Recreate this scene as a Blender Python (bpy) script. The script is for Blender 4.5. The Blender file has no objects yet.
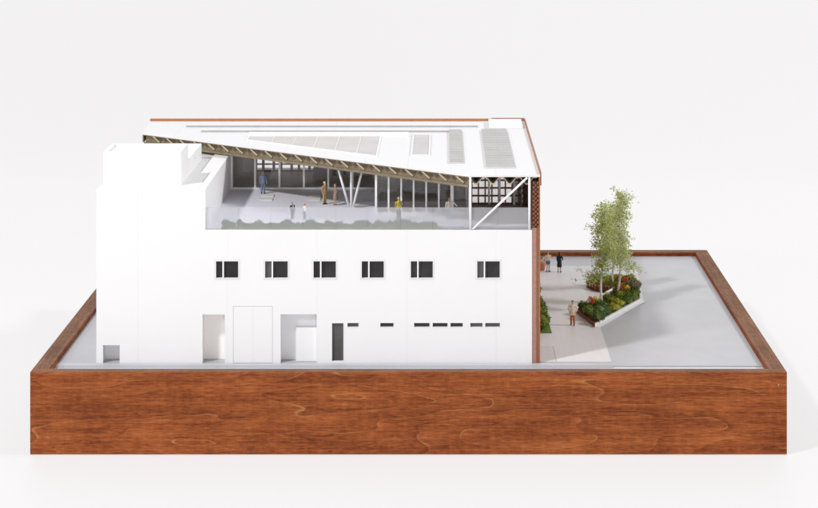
import bpy, bmesh, math, random
from mathutils import Vector, Matrix, noise as mnoise
random.seed(7)
SC = bpy.context.scene
COL = SC.collection
R = math.radians
TAU = math.tau

# ------------------------------------------------------------------ camera
CAM_H, CAM_D, FOC = 6.07, 20.0, 2000.0
cam = bpy.data.cameras.new("camera")
cam_o = bpy.data.objects.new("camera", cam)
COL.objects.link(cam_o)
cam_o.location = (0, -CAM_D, CAM_H)
cam_o.rotation_euler = (R(90), 0, 0)
cam.sensor_width = 36
cam.lens = FOC / 818 * 36
cam.shift_x = -34 / 818
cam.shift_y = -406 / 818
cam.clip_end = 500
SC.camera = cam_o
SC.view_settings.view_transform = 'Standard'
SC.view_settings.look = 'None'
SC.view_settings.exposure = 0


def on(px, py, z):
    """survey helper: the point of the horizontal level z read off the photograph"""
    d = FOC * (CAM_H - z) / (py + 152)
    return Vector(((px - 443) * d / FOC, d - CAM_D, z))


# ------------------------------------------------------------------ materials
def newmat(name):
    m = bpy.data.materials.new(name)
    m.use_nodes = True
    nt = m.node_tree
    b = nt.nodes["Principled BSDF"]
    return m, nt, b


def N(nt, t, **kw):
    n = nt.nodes.new(t)
    for k, v in kw.items():
        if k.startswith("i_"):
            n.inputs[k[2:]].default_value = v
        else:
            setattr(n, k, v)
    return n


def L(nt, a, b):
    nt.links.new(a, b)


def rgba(c):
    return (c[0], c[1], c[2], 1)


def coords(nt, scale=(1, 1, 1), rot=(0, 0, 0)):
    tc = N(nt, "ShaderNodeTexCoord")
    mp = N(nt, "ShaderNodeMapping")
    mp.inputs["Scale"].default_value = scale
    mp.inputs["Rotation"].default_value = rot
    L(nt, tc.outputs["Object"], mp.inputs["Vector"])
    return mp.outputs["Vector"]


def noise(nt, vec, scale, detail=4, rough=.55, dist=0):
    n = N(nt, "ShaderNodeTexNoise")
    n.inputs["Scale"].default_value = scale
    n.inputs["Detail"].default_value = detail
    n.inputs["Roughness"].default_value = rough
    n.inputs["Distortion"].default_value = dist
    if vec is not None:
        L(nt, vec, n.inputs["Vector"])
    return n.outputs["Fac"]


def ramp(nt, fac, stops):
    r = N(nt, "ShaderNodeValToRGB")
    el = r.color_ramp.elements
    while len(el) < len(stops):
        el.new(.5)
    for e, (p, c) in zip(el, stops):
        e.position = p
        e.color = rgba(c) if not isinstance(c, (int, float)) else (c, c, c, 1)
    L(nt, fac, r.inputs["Fac"])
    return r.outputs["Color"]


def mix(nt, fac, a, b, mode='MIX'):
    m = N(nt, "ShaderNodeMix", data_type='RGBA', blend_type=mode)
    for sock, v in ((m.inputs[0], fac), (m.inputs[6], a), (m.inputs[7], b)):
        if hasattr(v, "is_output") or isinstance(v, bpy.types.NodeSocket):
            L(nt, v, sock)
        elif isinstance(v, (int, float)):
            sock.default_value = v
        else:
            sock.default_value = rgba(v)
    return m.outputs[2]


def math_n(nt, op, a, b=0.0, c=0.0):
    m = N(nt, "ShaderNodeMath", operation=op)
    for i, v in enumerate((a, b, c)):
        if isinstance(v, bpy.types.NodeSocket):
            L(nt, v, m.inputs[i])
        else:
            m.inputs[i].default_value = v
    return m.outputs[0]


def bump(nt, b, h, strength=.2, dist=.01):
    n = N(nt, "ShaderNodeBump")
    n.inputs["Strength"].default_value = strength
    n.inputs["Distance"].default_value = dist
    L(nt, h, n.inputs["Height"])
    L(nt, n.outputs["Normal"], b.inputs["Normal"])


def plain(name, c, rough=.6, var=.08, scale=12, spec=.4):
    m, nt, b = newmat(name)
    v = coords(nt)
    f = noise(nt, v, scale, 4)
    lo = tuple(x * (1 - var) for x in c)
    hi = tuple(min(1, x * (1 + var)) for x in c)
    L(nt, ramp(nt, f, [(.3, lo), (.7, hi)]), b.inputs["Base Color"])
    b.inputs["Roughness"].default_value = rough
    b.inputs["Specular IOR Level"].default_value = spec
    bump(nt, b, noise(nt, v, scale * 6, 3), .08, .004)
    return m


def mat_wood():
    m, nt, b = newmat("stained_wood")
    # grain runs along the longest horizontal direction: object space is board space
    v = coords(nt)
    # broad figure (cathedral contour lines)
    warp = N(nt, "ShaderNodeTexNoise"); warp.inputs["Scale"].default_value = 1.6; warp.inputs["Detail"].default_value = 3
    L(nt, v, warp.inputs["Vector"])
    vs = N(nt, "ShaderNodeVectorMath", operation='MULTIPLY_ADD')
    L(nt, warp.outputs["Color"], vs.inputs[0]); vs.inputs[1].default_value = (.45, .09, .09); L(nt, v, vs.inputs[2])
    st = N(nt, "ShaderNodeMapping"); st.inputs["Scale"].default_value = (.27, 1.75, 1.75); st.inputs["Location"].default_value = (2.3, .4, .35)
    L(nt, vs.outputs[0], st.inputs["Vector"])
    field = noise(nt, st.outputs["Vector"], 1.25, 1.5, .45)
    rings = math_n(nt, 'FRACT', math_n(nt, 'MULTIPLY', field, 10.0))
    line = ramp(nt, rings, [(0, 1.0), (.016, .8), (.045, 0.06), (.96, 0.0), (1.0, .3)])
    band = ramp(nt, rings, [(0, .52), (.4, .45), (.85, .42), (1, .22)])
    # patches where the light figure shows
    pm = ramp(nt, noise(nt, coords(nt, (.9, 2, 3.2)), 1.7, 3), [(.44, 0.0), (.58, 1.0)])
    # fine fibres
    fib = noise(nt, coords(nt, (.26, 14, 14)), 1.6, 7, .80)
    fib2 = noise(nt, coords(nt, (1.3, 32, 32)), 1.6, 4, .85)
    # curly cross shimmer
    curl = noise(nt, coords(nt, (9, 1.6, 2.6)), 2.2, 4, .6)
    blotch = noise(nt, coords(nt, (.7, 1.5, 2.4)), 1.5, 5, .62)
    t = math_n(nt, 'ADD', math_n(nt, 'MULTIPLY', fib, .44), math_n(nt, 'MULTIPLY', blotch, .40))
    t = math_n(nt, 'ADD', t, math_n(nt, 'MULTIPLY', fib2, .40))
    t = math_n(nt, 'ADD', t, math_n(nt, 'MULTIPLY', curl, .13))
    sep = N(nt, "ShaderNodeSeparateColor"); L(nt, band, sep.inputs["Color"])
    t = math_n(nt, 'ADD', t, math_n(nt, 'MULTIPLY', sep.outputs[0], .22))
    t = math_n(nt, 'MULTIPLY', math_n(nt, 'ADD', math_n(nt, 'SUBTRACT', t, .60), math_n(nt, 'MULTIPLY', math_n(nt, 'SUBTRACT', noise(nt, coords(nt, (7, 52, 52)), 1.4, 3, .7), .5), .42)), 2.1)
    col = ramp(nt, t, [(.0, (.075, .018, .008)), (.25, (.180, .046, .016)), (.50, (.310, .087, .027)), (.75, (.435, .142, .047)), (1, (.58, .235, .092))])
    lf = N(nt, "ShaderNodeSeparateColor"); L(nt, line, lf.inputs["Color"])
    pf = N(nt, "ShaderNodeSeparateColor"); L(nt, pm, pf.inputs["Color"])
    col = mix(nt, math_n(nt, 'MULTIPLY', math_n(nt, 'MULTIPLY', lf.outputs[0], pf.outputs[0]), .40), col, (.66, .33, .12))
    # knot
    kd = N(nt, "ShaderNodeVectorMath", operation='DISTANCE')
    sc = N(nt, "ShaderNodeMapping"); sc.inputs["Scale"].default_value = (1, .0, 1.3)
    L(nt, vs.outputs[0], sc.inputs["Vector"]); L(nt, sc.outputs["Vector"], kd.inputs[0])
    kd.inputs[1].default_value = (-3.02, 0, .80)
    kf = ramp(nt, kd.outputs["Value"], [(0.0, .55), (.03, .45), (.05, .12), (.08, .38), (.13, .22), (.34, 0)])
    ks = N(nt, "ShaderNodeSeparateColor"); L(nt, kf, ks.inputs["Color"])
    col = mix(nt, ks.outputs[0], col, (.12, .028, .012))
    # top faces of the boards get a duller colour standing in for glare
    g = N(nt, "ShaderNodeNewGeometry")
    sx = N(nt, "ShaderNodeSeparateXYZ"); L(nt, g.outputs["Normal"], sx.inputs[0])
    topf = math_n(nt, 'GREATER_THAN', sx.outputs["Z"], .6)
    topc = ramp(nt, t, [(0, (.095, .045, .026)), (.5, (.23, .118, .072)), (1, (.38, .215, .145))])
    col = mix(nt, topf, col, topc)
    L(nt, col, b.inputs["Base Color"])
    b.inputs["Roughness"].default_value = .6
    b.inputs["Specular IOR Level"].default_value = .06
    bump(nt, b, fib2, .12, .006)
    return m


def mat_smallwood(name, a, c, s=30):
    m, nt, b = newmat(name)
    f = noise(nt, coords(nt, (1, 1, 1)), s, 5, .65)
    L(nt, ramp(nt, f, [(.3, a), (.7, c)]), b.inputs["Base Color"])
    b.inputs["Roughness"].default_value = .6
    return m


def mat_white(name, c=(.87, .87, .875), seam=None, rough=.55):
    m, nt, b = newmat(name)
    v = coords(nt)
    f = noise(nt, v, 2.0, 5)
    col = ramp(nt, f, [(.3, tuple(x * .985 for x in c)), (.7, c)])
    if seam:
        ax, period, depth = seam
        sx = N(nt, "ShaderNodeSeparateXYZ"); L(nt, v, sx.inputs[0])
        fr = math_n(nt, 'FRACT', math_n(nt, 'DIVIDE', sx.outputs[ax], period))
        lt = math_n(nt, 'LESS_THAN', fr, .012 / period)
        col = mix(nt, math_n(nt, 'MULTIPLY', lt, depth), col, (.35, .35, .37))
    L(nt, col, b.inputs["Base Color"])
    b.inputs["Roughness"].default_value = rough
    b.inputs["Specular IOR Level"].default_value = .3
    bump(nt, b, noise(nt, v, 60, 3), .04, .003)
    return m


def mat_ground():
    m, nt, b = newmat("grey_street_board")
    v = coords(nt)
    f = noise(nt, v, 1.3, 6, .6)
    f2 = noise(nt, v, 45, 3, .6)
    col = ramp(nt, f, [(.25, (.405, .41, .44)), (.75, (.475, .48, .51))])
    col = mix(nt, .25, col, ramp(nt, f2, [(.3, (.38, .385, .41)), (.7, (.51, .515, .54))]))
    L(nt, col, b.inputs["Base Color"])
    r = ramp(nt, noise(nt, v, 3, 4), [(.3, .33), (.7, .45)])
    L(nt, r, b.inputs["Roughness"])
    b.inputs["Specular IOR Level"].default_value = .5
    return m


def mat_paver(name, c, mortar, w, h, ms=.004, rotate=0):
    m, nt, b = newmat(name)
    v = coords(nt, (1, 1, 1), (0, 0, rotate))
    br = N(nt, "ShaderNodeTexBrick")
    br.offset = .5
    br.inputs["Scale"].default_value = 1.0
    br.inputs["Brick Width"].default_value = w
    br.inputs["Row Height"].default_value = h
    br.inputs["Mortar Size"].default_value = ms
    br.inputs["Color1"].default_value = rgba(c)
    br.inputs["Color2"].default_value = rgba(tuple(x * .955 for x in c))
    br.inputs["Mortar"].default_value = rgba(mortar)
    L(nt, v, br.inputs["Vector"])
    f = noise(nt, v, 4, 5)
    col = mix(nt, .5, br.outputs["Color"], ramp(nt, f, [(.3, tuple(x * .93 for x in c)), (.7, c)]))
    L(nt, col, b.inputs["Base Color"])
    b.inputs["Roughness"].default_value = .5
    return m


def mat_glass(name, tint=(.92, .94, .95), refl=.12, opacity=.06, ocol=(.5, .5, .52)):
    m, nt, b = newmat(name)
    nt.nodes.remove(b)
    out = nt.nodes["Material Output"]
    tr = N(nt, "ShaderNodeBsdfTransparent"); tr.inputs["Color"].default_value = rgba(tint)
    gl = N(nt, "ShaderNodeBsdfGlossy"); gl.inputs["Roughness"].default_value = .03
    gl.inputs["Color"].default_value = (1, 1, 1, 1)
    fr = N(nt, "ShaderNodeFresnel"); fr.inputs["IOR"].default_value = 1.4
    mx = N(nt, "ShaderNodeMixShader")
    f = math_n(nt, 'MINIMUM', math_n(nt, 'ADD', fr.outputs[0], refl - .03), 1.0)
    L(nt, f, mx.inputs[0]); L(nt, tr.outputs[0], mx.inputs[1]); L(nt, gl.outputs[0], mx.inputs[2])
    df = N(nt, "ShaderNodeBsdfDiffuse")
    nn = noise(nt, coords(nt), 6, 4)
    L(nt, ramp(nt, nn, [(.3, tuple(x * .8 for x in ocol)), (.7, ocol)]), df.inputs["Color"])
    m2 = N(nt, "ShaderNodeMixShader"); m2.inputs[0].default_value = opacity
    L(nt, mx.outputs[0], m2.inputs[1]); L(nt, df.outputs[0], m2.inputs[2])
    L(nt, m2.outputs[0], out.inputs["Surface"])
    return m


def mat_frost():
    m, nt, b = newmat("frosted_acrylic")
    nt.nodes.remove(b)
    out = nt.nodes["Material Output"]
    rf = N(nt, "ShaderNodeBsdfRefraction"); rf.inputs["IOR"].default_value = 1.12; rf.inputs["Roughness"].default_value = .30
    rf.inputs["Color"].default_value = (.96, .96, .98, 1)
    tp = N(nt, "ShaderNodeBsdfTransparent"); tp.inputs["Color"].default_value = (.95, .95, .97, 1)
    df = N(nt, "ShaderNodeBsdfDiffuse")
    L(nt, ramp(nt, noise(nt, coords(nt, (1, 1, 1)), 9, 4), [(.3, (.74, .74, .765)), (.7, (.78, .78, .805))]), df.inputs["Color"])
    a = N(nt, "ShaderNodeMixShader"); a.inputs[0].default_value = .88
    L(nt, tp.outputs[0], a.inputs[1]); L(nt, rf.outputs[0], a.inputs[2])
    c = N(nt, "ShaderNodeMixShader"); c.inputs[0].default_value = .78
    L(nt, df.outputs[0], c.inputs[1]); L(nt, a.outputs[0], c.inputs[2])
    gl = N(nt, "ShaderNodeBsdfGlossy"); gl.inputs["Roughness"].default_value = .25
    d = N(nt, "ShaderNodeMixShader"); d.inputs[0].default_value = .04
    L(nt, c.outputs[0], d.inputs[1]); L(nt, gl.outputs[0], d.inputs[2])
    L(nt, d.outputs[0], out.inputs["Surface"])
    return m


def mat_leaf(name, stops, trans=.35):
    m, nt, b = newmat(name)
    g = N(nt, "ShaderNodeNewGeometry")
    f = g.outputs["Random Per Island"]
    big = noise(nt, coords(nt), 14, 2)
    t = math_n(nt, 'ADD', math_n(nt, 'MULTIPLY', f, .6), math_n(nt, 'MULTIPLY', big, .4))
    col = ramp(nt, t, stops)
    L(nt, col, b.inputs["Base Color"])
    b.inputs["Roughness"].default_value = .7
    b.inputs["Specular IOR Level"].default_value = .2
    out = nt.nodes["Material Output"]
    tl = N(nt, "ShaderNodeBsdfTranslucent"); L(nt, col, tl.inputs["Color"])
    mx = N(nt, "ShaderNodeMixShader"); mx.inputs[0].default_value = trans
    L(nt, b.outputs[0], mx.inputs[1]); L(nt, tl.outputs[0], mx.inputs[2])
    L(nt, mx.outputs[0], out.inputs["Surface"])
    return m


def mat_bark():
    m, nt, b = newmat("birch_bark")
    f = noise(nt, coords(nt, (18, 18, 60)), 1.0, 4, .7)
    L(nt, ramp(nt, f, [(.36, (.16, .14, .12)), (.44, (.62, .60, .55)), (.7, (.80, .79, .75))]), b.inputs["Base Color"])
    b.inputs["Roughness"].default_value = .7
    return m


def mat_solar(name):
    m, nt, b = newmat(name)
    v = coords(nt)
    f = noise(nt, v, 3, 3)
    L(nt, ramp(nt, f, [(.3, (.39, .38, .38)), (.7, (.45, .44, .44))]), b.inputs["Base Color"])
    b.inputs["Roughness"].default_value = .35
    return m


M = {}
M['wood'] = mat_wood()
M['white'] = mat_white("white_card", (.83, .83, .835))
M['facade'] = mat_white("white_facade_card", (.83, .83, .835), (0, .92, .06))
M['roofw'] = mat_white("white_roof_card", (.765, .765, .78), (0, .46, .10))
M['rail_white'] = plain("white_paint", (.86, .86, .87), .4, .02)
M['ground'] = mat_ground()
M['street'] = plain("pale_street", (.62, .64, .69), .4, .04, 4)
M['paver'] = mat_paver("plaza_pavers", (.635, .632, .64), (.56, .555, .555), .30, .075, .0035, R(90))
M['paver2'] = mat_paver("edge_pavers", (.58, .575, .58), (.50, .50, .51), .20, .18, .0035)
M['deck'] = mat_paver("terrace_board", (.76, .765, .86), (.72, .725, .82), .5, .25, .003)
M['slab'] = plain("pale_stone", (.72, .71, .70), .5, .05)
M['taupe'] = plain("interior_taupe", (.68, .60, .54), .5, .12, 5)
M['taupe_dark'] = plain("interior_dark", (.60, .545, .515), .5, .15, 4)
M['counter'] = plain('counter_board', (.13, .115, .105), .5, .15, 5)
M['hairline'] = plain('hairline_score', (.66, .66, .67), .6, .1)
M['beige'] = plain("interior_beige", (.50, .45, .39), .6, .08, 6)
M['dark'] = plain("dark_void", (.035, .03, .03), .5, .2)
M['pane_dark'] = None
M['cream'] = mat_smallwood("cream_timber", (.40, .335, .225), (.54, .46, .32), 40)
M['tan'] = mat_smallwood("tan_board", (.165, .128, .08), (.265, .21, .135), 24)
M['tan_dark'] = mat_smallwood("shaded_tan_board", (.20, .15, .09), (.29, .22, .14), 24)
M['notch'] = mat_smallwood('notch_wood', (.10, .065, .04), (.18, .12, .075), 60)
M['redbrown'] = mat_smallwood("redbrown_wood", (.19, .065, .042), (.30, .115, .07), 50)
M['brick'] = mat_smallwood("brick_lattice_wood", (.17, .055, .030), (.34, .14, .075), 70)
M['orange'] = mat_smallwood("orange_wood", (.38, .14, .042), (.48, .19, .06), 30)
M['edge_wood'] = mat_smallwood("brown_edge_wood", (.30, .12, .055), (.42, .18, .085), 30)
M['pink'] = mat_smallwood("salmon_edge", (.34, .165, .12), (.43, .23, .175), 40)
M['lattice'] = mat_smallwood("lattice_wood", (.20, .075, .055), (.32, .13, .095), 50)
M['frost'] = mat_frost()
M['glass'] = mat_glass("clear_glazing", (.96, .955, .95), .05, .04, (.45, .44, .45))
M['milk_glass'] = mat_glass('pale_glazing', (.97, .97, .96), .05, .16, (.86, .85, .80))
M['milk'] = plain("milky_pane", (.92, .915, .90), .3, .10, 18)
M['skyglass'] = plain("skylight_glass", (.52, .50, .495), .3, .10, 3)
M['grey_rail'] = plain("grey_rail", (.40, .39, .39), .5, .06)
M['solar'] = mat_solar("solar_cell")
M['solar_line'] = plain("solar_frame", (.62, .61, .61), .5, .05)
M['bark'] = mat_bark()
M['corten'] = mat_smallwood("rust_brown_planter", (.13, .050, .026), (.26, .105, .055), 26)
M['soil'] = plain("dark_soil", (.06, .045, .03), .9, .3, 30)
M['leaf_birch'] = mat_leaf("birch_leaves", [(.15, (.20, .26, .05)), (.45, (.42, .49, .13)), (.7, (.60, .65, .26)), (.9, (.74, .76, .48))], .5)
M['leaf_birch2'] = mat_leaf("pale_birch_leaves", [(.15, (.26, .32, .09)), (.45, (.49, .55, .19)), (.7, (.66, .70, .34)), (.9, (.78, .79, .54))], .45)
M['leaf_dark'] = mat_leaf("dark_foliage", [(.1, (.025, .048, .012)), (.40, (.085, .135, .028)), (.70, (.19, .25, .050)), (.92, (.36, .40, .10))], .15)
M['leaf_blue'] = mat_leaf("bluish_foliage", [(.1, (.03, .06, .022)), (.5, (.11, .17, .055)), (.9, (.28, .36, .14))], .15)
M['leaf_olive'] = mat_leaf("olive_foliage", [(.1, (.07, .085, .012)), (.5, (.22, .24, .035)), (.9, (.44, .43, .08))], .2)
M['leaf_mix'] = mat_leaf('mixed_foliage', [(.1, (.04, .065, .014)), (.40, (.12, .165, .03)), (.70, (.26, .30, .055)), (.92, (.44, .44, .10))], .2)
M['leaf_hedge'] = mat_leaf('hedge_foliage', [(.1, (.002, .045, .006)), (.5, (.005, .115, .016)), (.9, (.03, .24, .035))], .1)
M['leaf_lime'] = mat_leaf("lime_foliage", [(.1, (.20, .21, .025)), (.5, (.42, .40, .05)), (.9, (.62, .56, .12))], .25)
M['fl_red'] = mat_leaf("red_petals", [(.1, (.45, .03, .015)), (.5, (.75, .09, .03)), (.9, (.85, .22, .06))], .2)
M['fl_yellow'] = mat_leaf("yellow_petals", [(.1, (.60, .42, .03)), (.5, (.85, .66, .05)), (.9, (.90, .80, .15))], .2)
M['fl_purple'] = mat_leaf("mauve_petals", [(.1, (.16, .09, .13)), (.5, (.33, .20, .28)), (.9, (.50, .36, .42))], .2)
M['fl_pink'] = mat_leaf("dusky_pink_petals", [(.1, (.30, .13, .12)), (.5, (.48, .25, .22)), (.9, (.62, .40, .36))], .2)
M['terracotta'] = plain("terracotta", (.50, .21, .11), .7, .12, 30)
M['backdrop'] = mat_white("glowing_studio_paper", (.24, .238, .244))
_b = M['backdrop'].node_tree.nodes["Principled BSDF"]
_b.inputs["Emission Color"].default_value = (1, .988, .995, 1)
_b.inputs["Emission Strength"].default_value = .605  # paper glows by itself, added to wash out the tray's cast shadows


def mat_pane():
    m, nt, b = newmat("dark_window_pane")
    v = coords(nt)
    f = noise(nt, v, 3.5, 4)
    L(nt, ramp(nt, f, [(.3, (.012, .010, .010)), (.7, (.034, .031, .031))]), b.inputs["Base Color"])
    b.inputs["Roughness"].default_value = .16
    b.inputs["Specular IOR Level"].default_value = .28
    return m


M['pane_dark'] = mat_pane()
M['pane_black'] = plain("black_window_pane", (.018, .014, .014), .3, .2)
M['pane_grey'] = plain("grey_window_pane", (.075, .07, .07), .3, .25, 5)


# ------------------------------------------------------------------ mesh builder
class MB:
    def __init__(s):
        s.v, s.f = [], []

    def add(s, vs, fs):
        k = len(s.v)
        s.v += [tuple(p) for p in vs]
        s.f += [tuple(i + k for i in f) for f in fs]
        return s

    def box(s, x0, x1, y0, y1, z0, z1):
        return s.prism([(x0, y0), (x1, y0), (x1, y1), (x0, y1)], z0, z1)

    def prism(s, poly, z0, z1):
        n = len(poly)
        vs = [(x, y, z0) for x, y in poly] + [(x, y, z1) for x, y in poly]
        fs = [tuple(range(n - 1, -1, -1)), tuple(range(n, 2 * n))]
        fs += [(i, (i + 1) % n, n + (i + 1) % n, n + i) for i in range(n)]
        return s.add(vs, fs)

    def sheet(s, poly, z):
        return s.add([(x, y, z) for x, y in poly], [tuple(range(len(poly)))])

    def bar(s, p, q, w, h=None):
        """rectangular bar from p to q"""
        p, q = Vector(p), Vector(q)
        h = h or w
        d = (q - p).normalized()
        up = Vector((0, 0, 1)) if abs(d.z) < .95 else Vector((0, 1, 0))
        a = d.cross(up).normalized() * w / 2
        b_ = a.cross(d).normalized() * h / 2
        vs = [c + sa * a + sb * b_ for c in (p, q) for sa, sb in ((-1, -1), (1, -1), (1, 1), (-1, 1))]
        return s.add(vs, [(0, 1, 2, 3), (7, 6, 5, 4), (0, 4, 5, 1), (1, 5, 6, 2), (2, 6, 7, 3), (3, 7, 4, 0)])

    def loft(s, path, radii, n=8, ref=None, cap=True):
        path = [Vector(p) for p in path]
        rings = []
        for i, p in enumerate(path):
            d = (path[min(i + 1, len(path) - 1)] - path[max(i - 1, 0)]).normalized()
            r0 = Vector(ref) if ref else (Vector((1, 0, 0)) if abs(d.x) < .8 else Vector((0, 1, 0)))
            a = (r0 - d * r0.dot(d)).normalized()
            b_ = d.cross(a)
            r = radii[i]
            ra, rb = (r, r) if isinstance(r, (int, float)) else r
            rings.append([p + a * ra * math.cos(TAU * k / n) + b_ * rb * math.sin(TAU * k / n) for k in range(n)])
        vs = [q for rg in rings for q in rg]
        fs = []
        for i in range(len(rings) - 1):
            for k in range(n):
                fs.append((i * n + k, i * n + (k + 1) % n, (i + 1) * n + (k + 1) % n, (i + 1) * n + k))
        if cap:
            fs.append(tuple(range(n - 1, -1, -1)))
            fs.append(tuple((len(rings) - 1) * n + k for k in range(n)))
        return s.add(vs, fs)

    def ball(s, c, r, n=10, m=7):
        c = Vector(c)
        r = (r, r, r) if isinstance(r, (int, float)) else r
        vs = [c + Vector((0, 0, -r[2]))]
        for i in range(1, m):
            t = -math.pi / 2 + math.pi * i / m
            for k in range(n):
                vs.append(c + Vector((r[0] * math.cos(t) * math.cos(TAU * k / n), r[1] * math.cos(t) * math.sin(TAU * k / n), r[2] * math.sin(t))))
        vs.append(c + Vector((0, 0, r[2])))
        fs = [(0, 1 + (k + 1) % n, 1 + k) for k in range(n)]
        for i in range(m - 2):
            for k in range(n):
                a, b_ = 1 + i * n + k, 1 + i * n + (k + 1) % n
                fs.append((a, b_, b_ + n, a + n))
        t = len(vs) - 1
        fs += [(1 + (m - 2) * n + k, 1 + (m - 2) * n + (k + 1) % n, t) for k in range(n)]
        return s.add(vs, fs)

    def leaf(s, p, size, flat=0.0):
        p = Vector(p)
        n = Vector((random.gauss(0, 1), random.gauss(0, 1), random.gauss(0, 1) + flat)).normalized()
        a = n.orthogonal().normalized()
        a = Matrix.Rotation(random.uniform(0, TAU), 3, n) @ a
        b_ = n.cross(a)
        w = size * random.uniform(.35, .6)
        l = size * random.uniform(.7, 1.2)
        return s.add([p - a * l * .5, p + b_ * w * .5 + n * w * .15, p + a * l * .5, p - b_ * w * .5 + n * w * .15], [(0, 1, 2, 3)])

    def build(s, name, mat, parent=None, smooth=False, bevel=0, scale=1.0):
        me = bpy.data.meshes.new(name)
        off = Vector((0, 0, 0))
        p = parent
        while p:
            off += p.location
            p = p.parent
        me.from_pydata([tuple((Vector(v) * scale) - off) for v in s.v], [], s.f)
        bm = bmesh.new()
        bm.from_mesh(me)
        bmesh.ops.recalc_face_normals(bm, faces=bm.faces)
        bm.to_mesh(me)
        bm.free()
        if smooth:
            for f in me.polygons:
                f.use_smooth = True
        me.materials.append(mat)
        o = bpy.data.objects.new(name, me)
        COL.objects.link(o)
        if parent:
            o.parent = parent
        if bevel:
            md = o.modifiers.new("bevel", 'BEVEL')
            md.width = bevel
            md.segments = 2
            md.limit_method = 'ANGLE'
        return o


def thing(name, label, cat, loc=(0, 0, 0), rz=0, group=None):
    o = bpy.data.objects.new(name, None)
    o.empty_display_size = .1
    COL.objects.link(o)
    o.location = loc
    o.rotation_euler = (0, 0, rz)
    o['label'] = label
    o['category'] = cat
    if group:
        o['group'] = group
    return o


def tag(o, label, cat, group=None):
    o['label'] = label
    o['category'] = cat
    if group:
        o['group'] = group
    return o


def struct(o):
    o['kind'] = 'structure'
    return o


def wall_y(holes, x0, x1, z0, z1, y0, y1, cut=None):
    """front-facing wall with real rectangular openings (x0,x1,z0,z1)"""
    xs = sorted({x0, x1, *[h[0] for h in holes], *[h[1] for h in holes]})
    zs = sorted({z0, z1, *[h[2] for h in holes], *[h[3] for h in holes]})
    xs = [x for x in xs if x0 <= x <= x1]
    zs = [z for z in zs if z0 <= z <= z1]
    nx, nz = len(xs) - 1, len(zs) - 1

    def solid(i, j):
        if i < 0 or j < 0 or i >= nx or j >= nz:
            return False
        cx, cz = (xs[i] + xs[i + 1]) / 2, (zs[j] + zs[j + 1]) / 2
        return not any(h[0] < cx < h[1] and h[2] < cz < h[3] for h in holes)
    b = MB()
    for i in range(nx):
        for j in range(nz):
            if not solid(i, j):
                continue
            a, c, d, e = xs[i], xs[i + 1], zs[j], zs[j + 1]
            b.add([(a, y0, d), (c, y0, d), (c, y0, e), (a, y0, e)], [(0, 1, 2, 3)])
            b.add([(a, y1, d), (c, y1, d), (c, y1, e), (a, y1, e)], [(3, 2, 1, 0)])
            if not solid(i - 1, j):
                b.add([(a, y0, d), (a, y1, d), (a, y1, e), (a, y0, e)], [(3, 2, 1, 0)])
            if not solid(i + 1, j):
                b.add([(c, y0, d), (c, y1, d), (c, y1, e), (c, y0, e)], [(0, 1, 2, 3)])
            if not solid(i, j - 1):
                b.add([(a, y0, d), (c, y0, d), (c, y1, d), (a, y1, d)], [(3, 2, 1, 0)])
            if not solid(i, j + 1):
                b.add([(a, y0, e), (c, y0, e), (c, y1, e), (a, y1, e)], [(0, 1, 2, 3)])
    return b


def weld(o, d=.0005):
    bm = bmesh.new()
    bm.from_mesh(o.data)
    bmesh.ops.remove_doubles(bm, verts=bm.verts, dist=d)
    bmesh.ops.recalc_face_normals(bm, faces=bm.faces)
    bm.to_mesh(o.data)
    bm.free()
    return o


# ------------------------------------------------------------------ studio sweep
def backdrop():
    b = MB()
    prof = [(-60, 0)]
    y1, r = 16.0, 9.0
    for i in range(0, 25):
        t = math.pi / 2 * i / 24
        prof.append((y1 + r * math.sin(t), r - r * math.cos(t)))
    prof.append((y1 + r, 40))
    X = 60
    for i in range(len(prof) - 1):
        (a, za), (c, zc) = prof[i], prof[i + 1]
        b.add([(-X, a, za), (X, a, za), (X, c, zc), (-X, c, zc)], [(0, 1, 2, 3)])
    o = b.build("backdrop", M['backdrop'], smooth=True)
    weld(o)
    for f in o.data.polygons:
        f.use_smooth = True
    struct(o)


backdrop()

# ------------------------------------------------------------------ wooden tray
TX0, TX1, TD, TZ = -4.13, 3.44, 6.08, .83
GZ = .78                      # pavement level inside the tray
tray = thing("wooden_tray", "long stained wooden tray base holding the whole white building model", "tray", (-.345, 0, .004))
RW, FW = .17, .13


def board(name, x0, x1, y0, y1, along='x'):
    b = MB().box(x0, x1, y0, y1, .004, TZ)
    o = b.build(name, M['wood'], tray, bevel=.006)
    return o


board("front_board", TX0, TX1, 0, FW)
board("back_board", TX0 + .0, TX1, TD - RW, TD)
for xa in (TX0, TX1 - RW):
    # grain follows the long side: mesh laid along x then turned
    Lh = (TD - RW) - FW
    b = MB().box(-Lh / 2, Lh / 2, -RW / 2, RW / 2, .004 - TZ / 2, TZ - TZ / 2)
    o = b.build("side_board", M['wood'], None, bevel=.006)
    o.parent = tray
    o.rotation_euler = (0, 0, R(90))
    o.location = Vector((xa + RW / 2, FW + Lh / 2, TZ / 2)) - tray.location
# little countersunk screws
for i, (x, z) in enumerate(((3.355, .70),)):
    sb = MB().loft([(x, -.004, z), (x, .012, z)], [.006, .006], 10)
    sb.build("screw", M['grey_rail'], tray)

# ground inside the tray
gx0, gx1, gy0, gy1 = TX0 + RW, TX1 - RW, FW, TD - RW
g = MB().box(gx0, gx1, gy0, gy1, .60, .766)
struct(g.build("street", M['street']))
# raised model ground (pavement slab) behind a small kerb
KY = .44
g = MB().box(gx0 + .002, gx1 - .002, KY, gy1 - .002, .7665, GZ)
struct(g.build("ground", M['ground'], bevel=.002))
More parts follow.
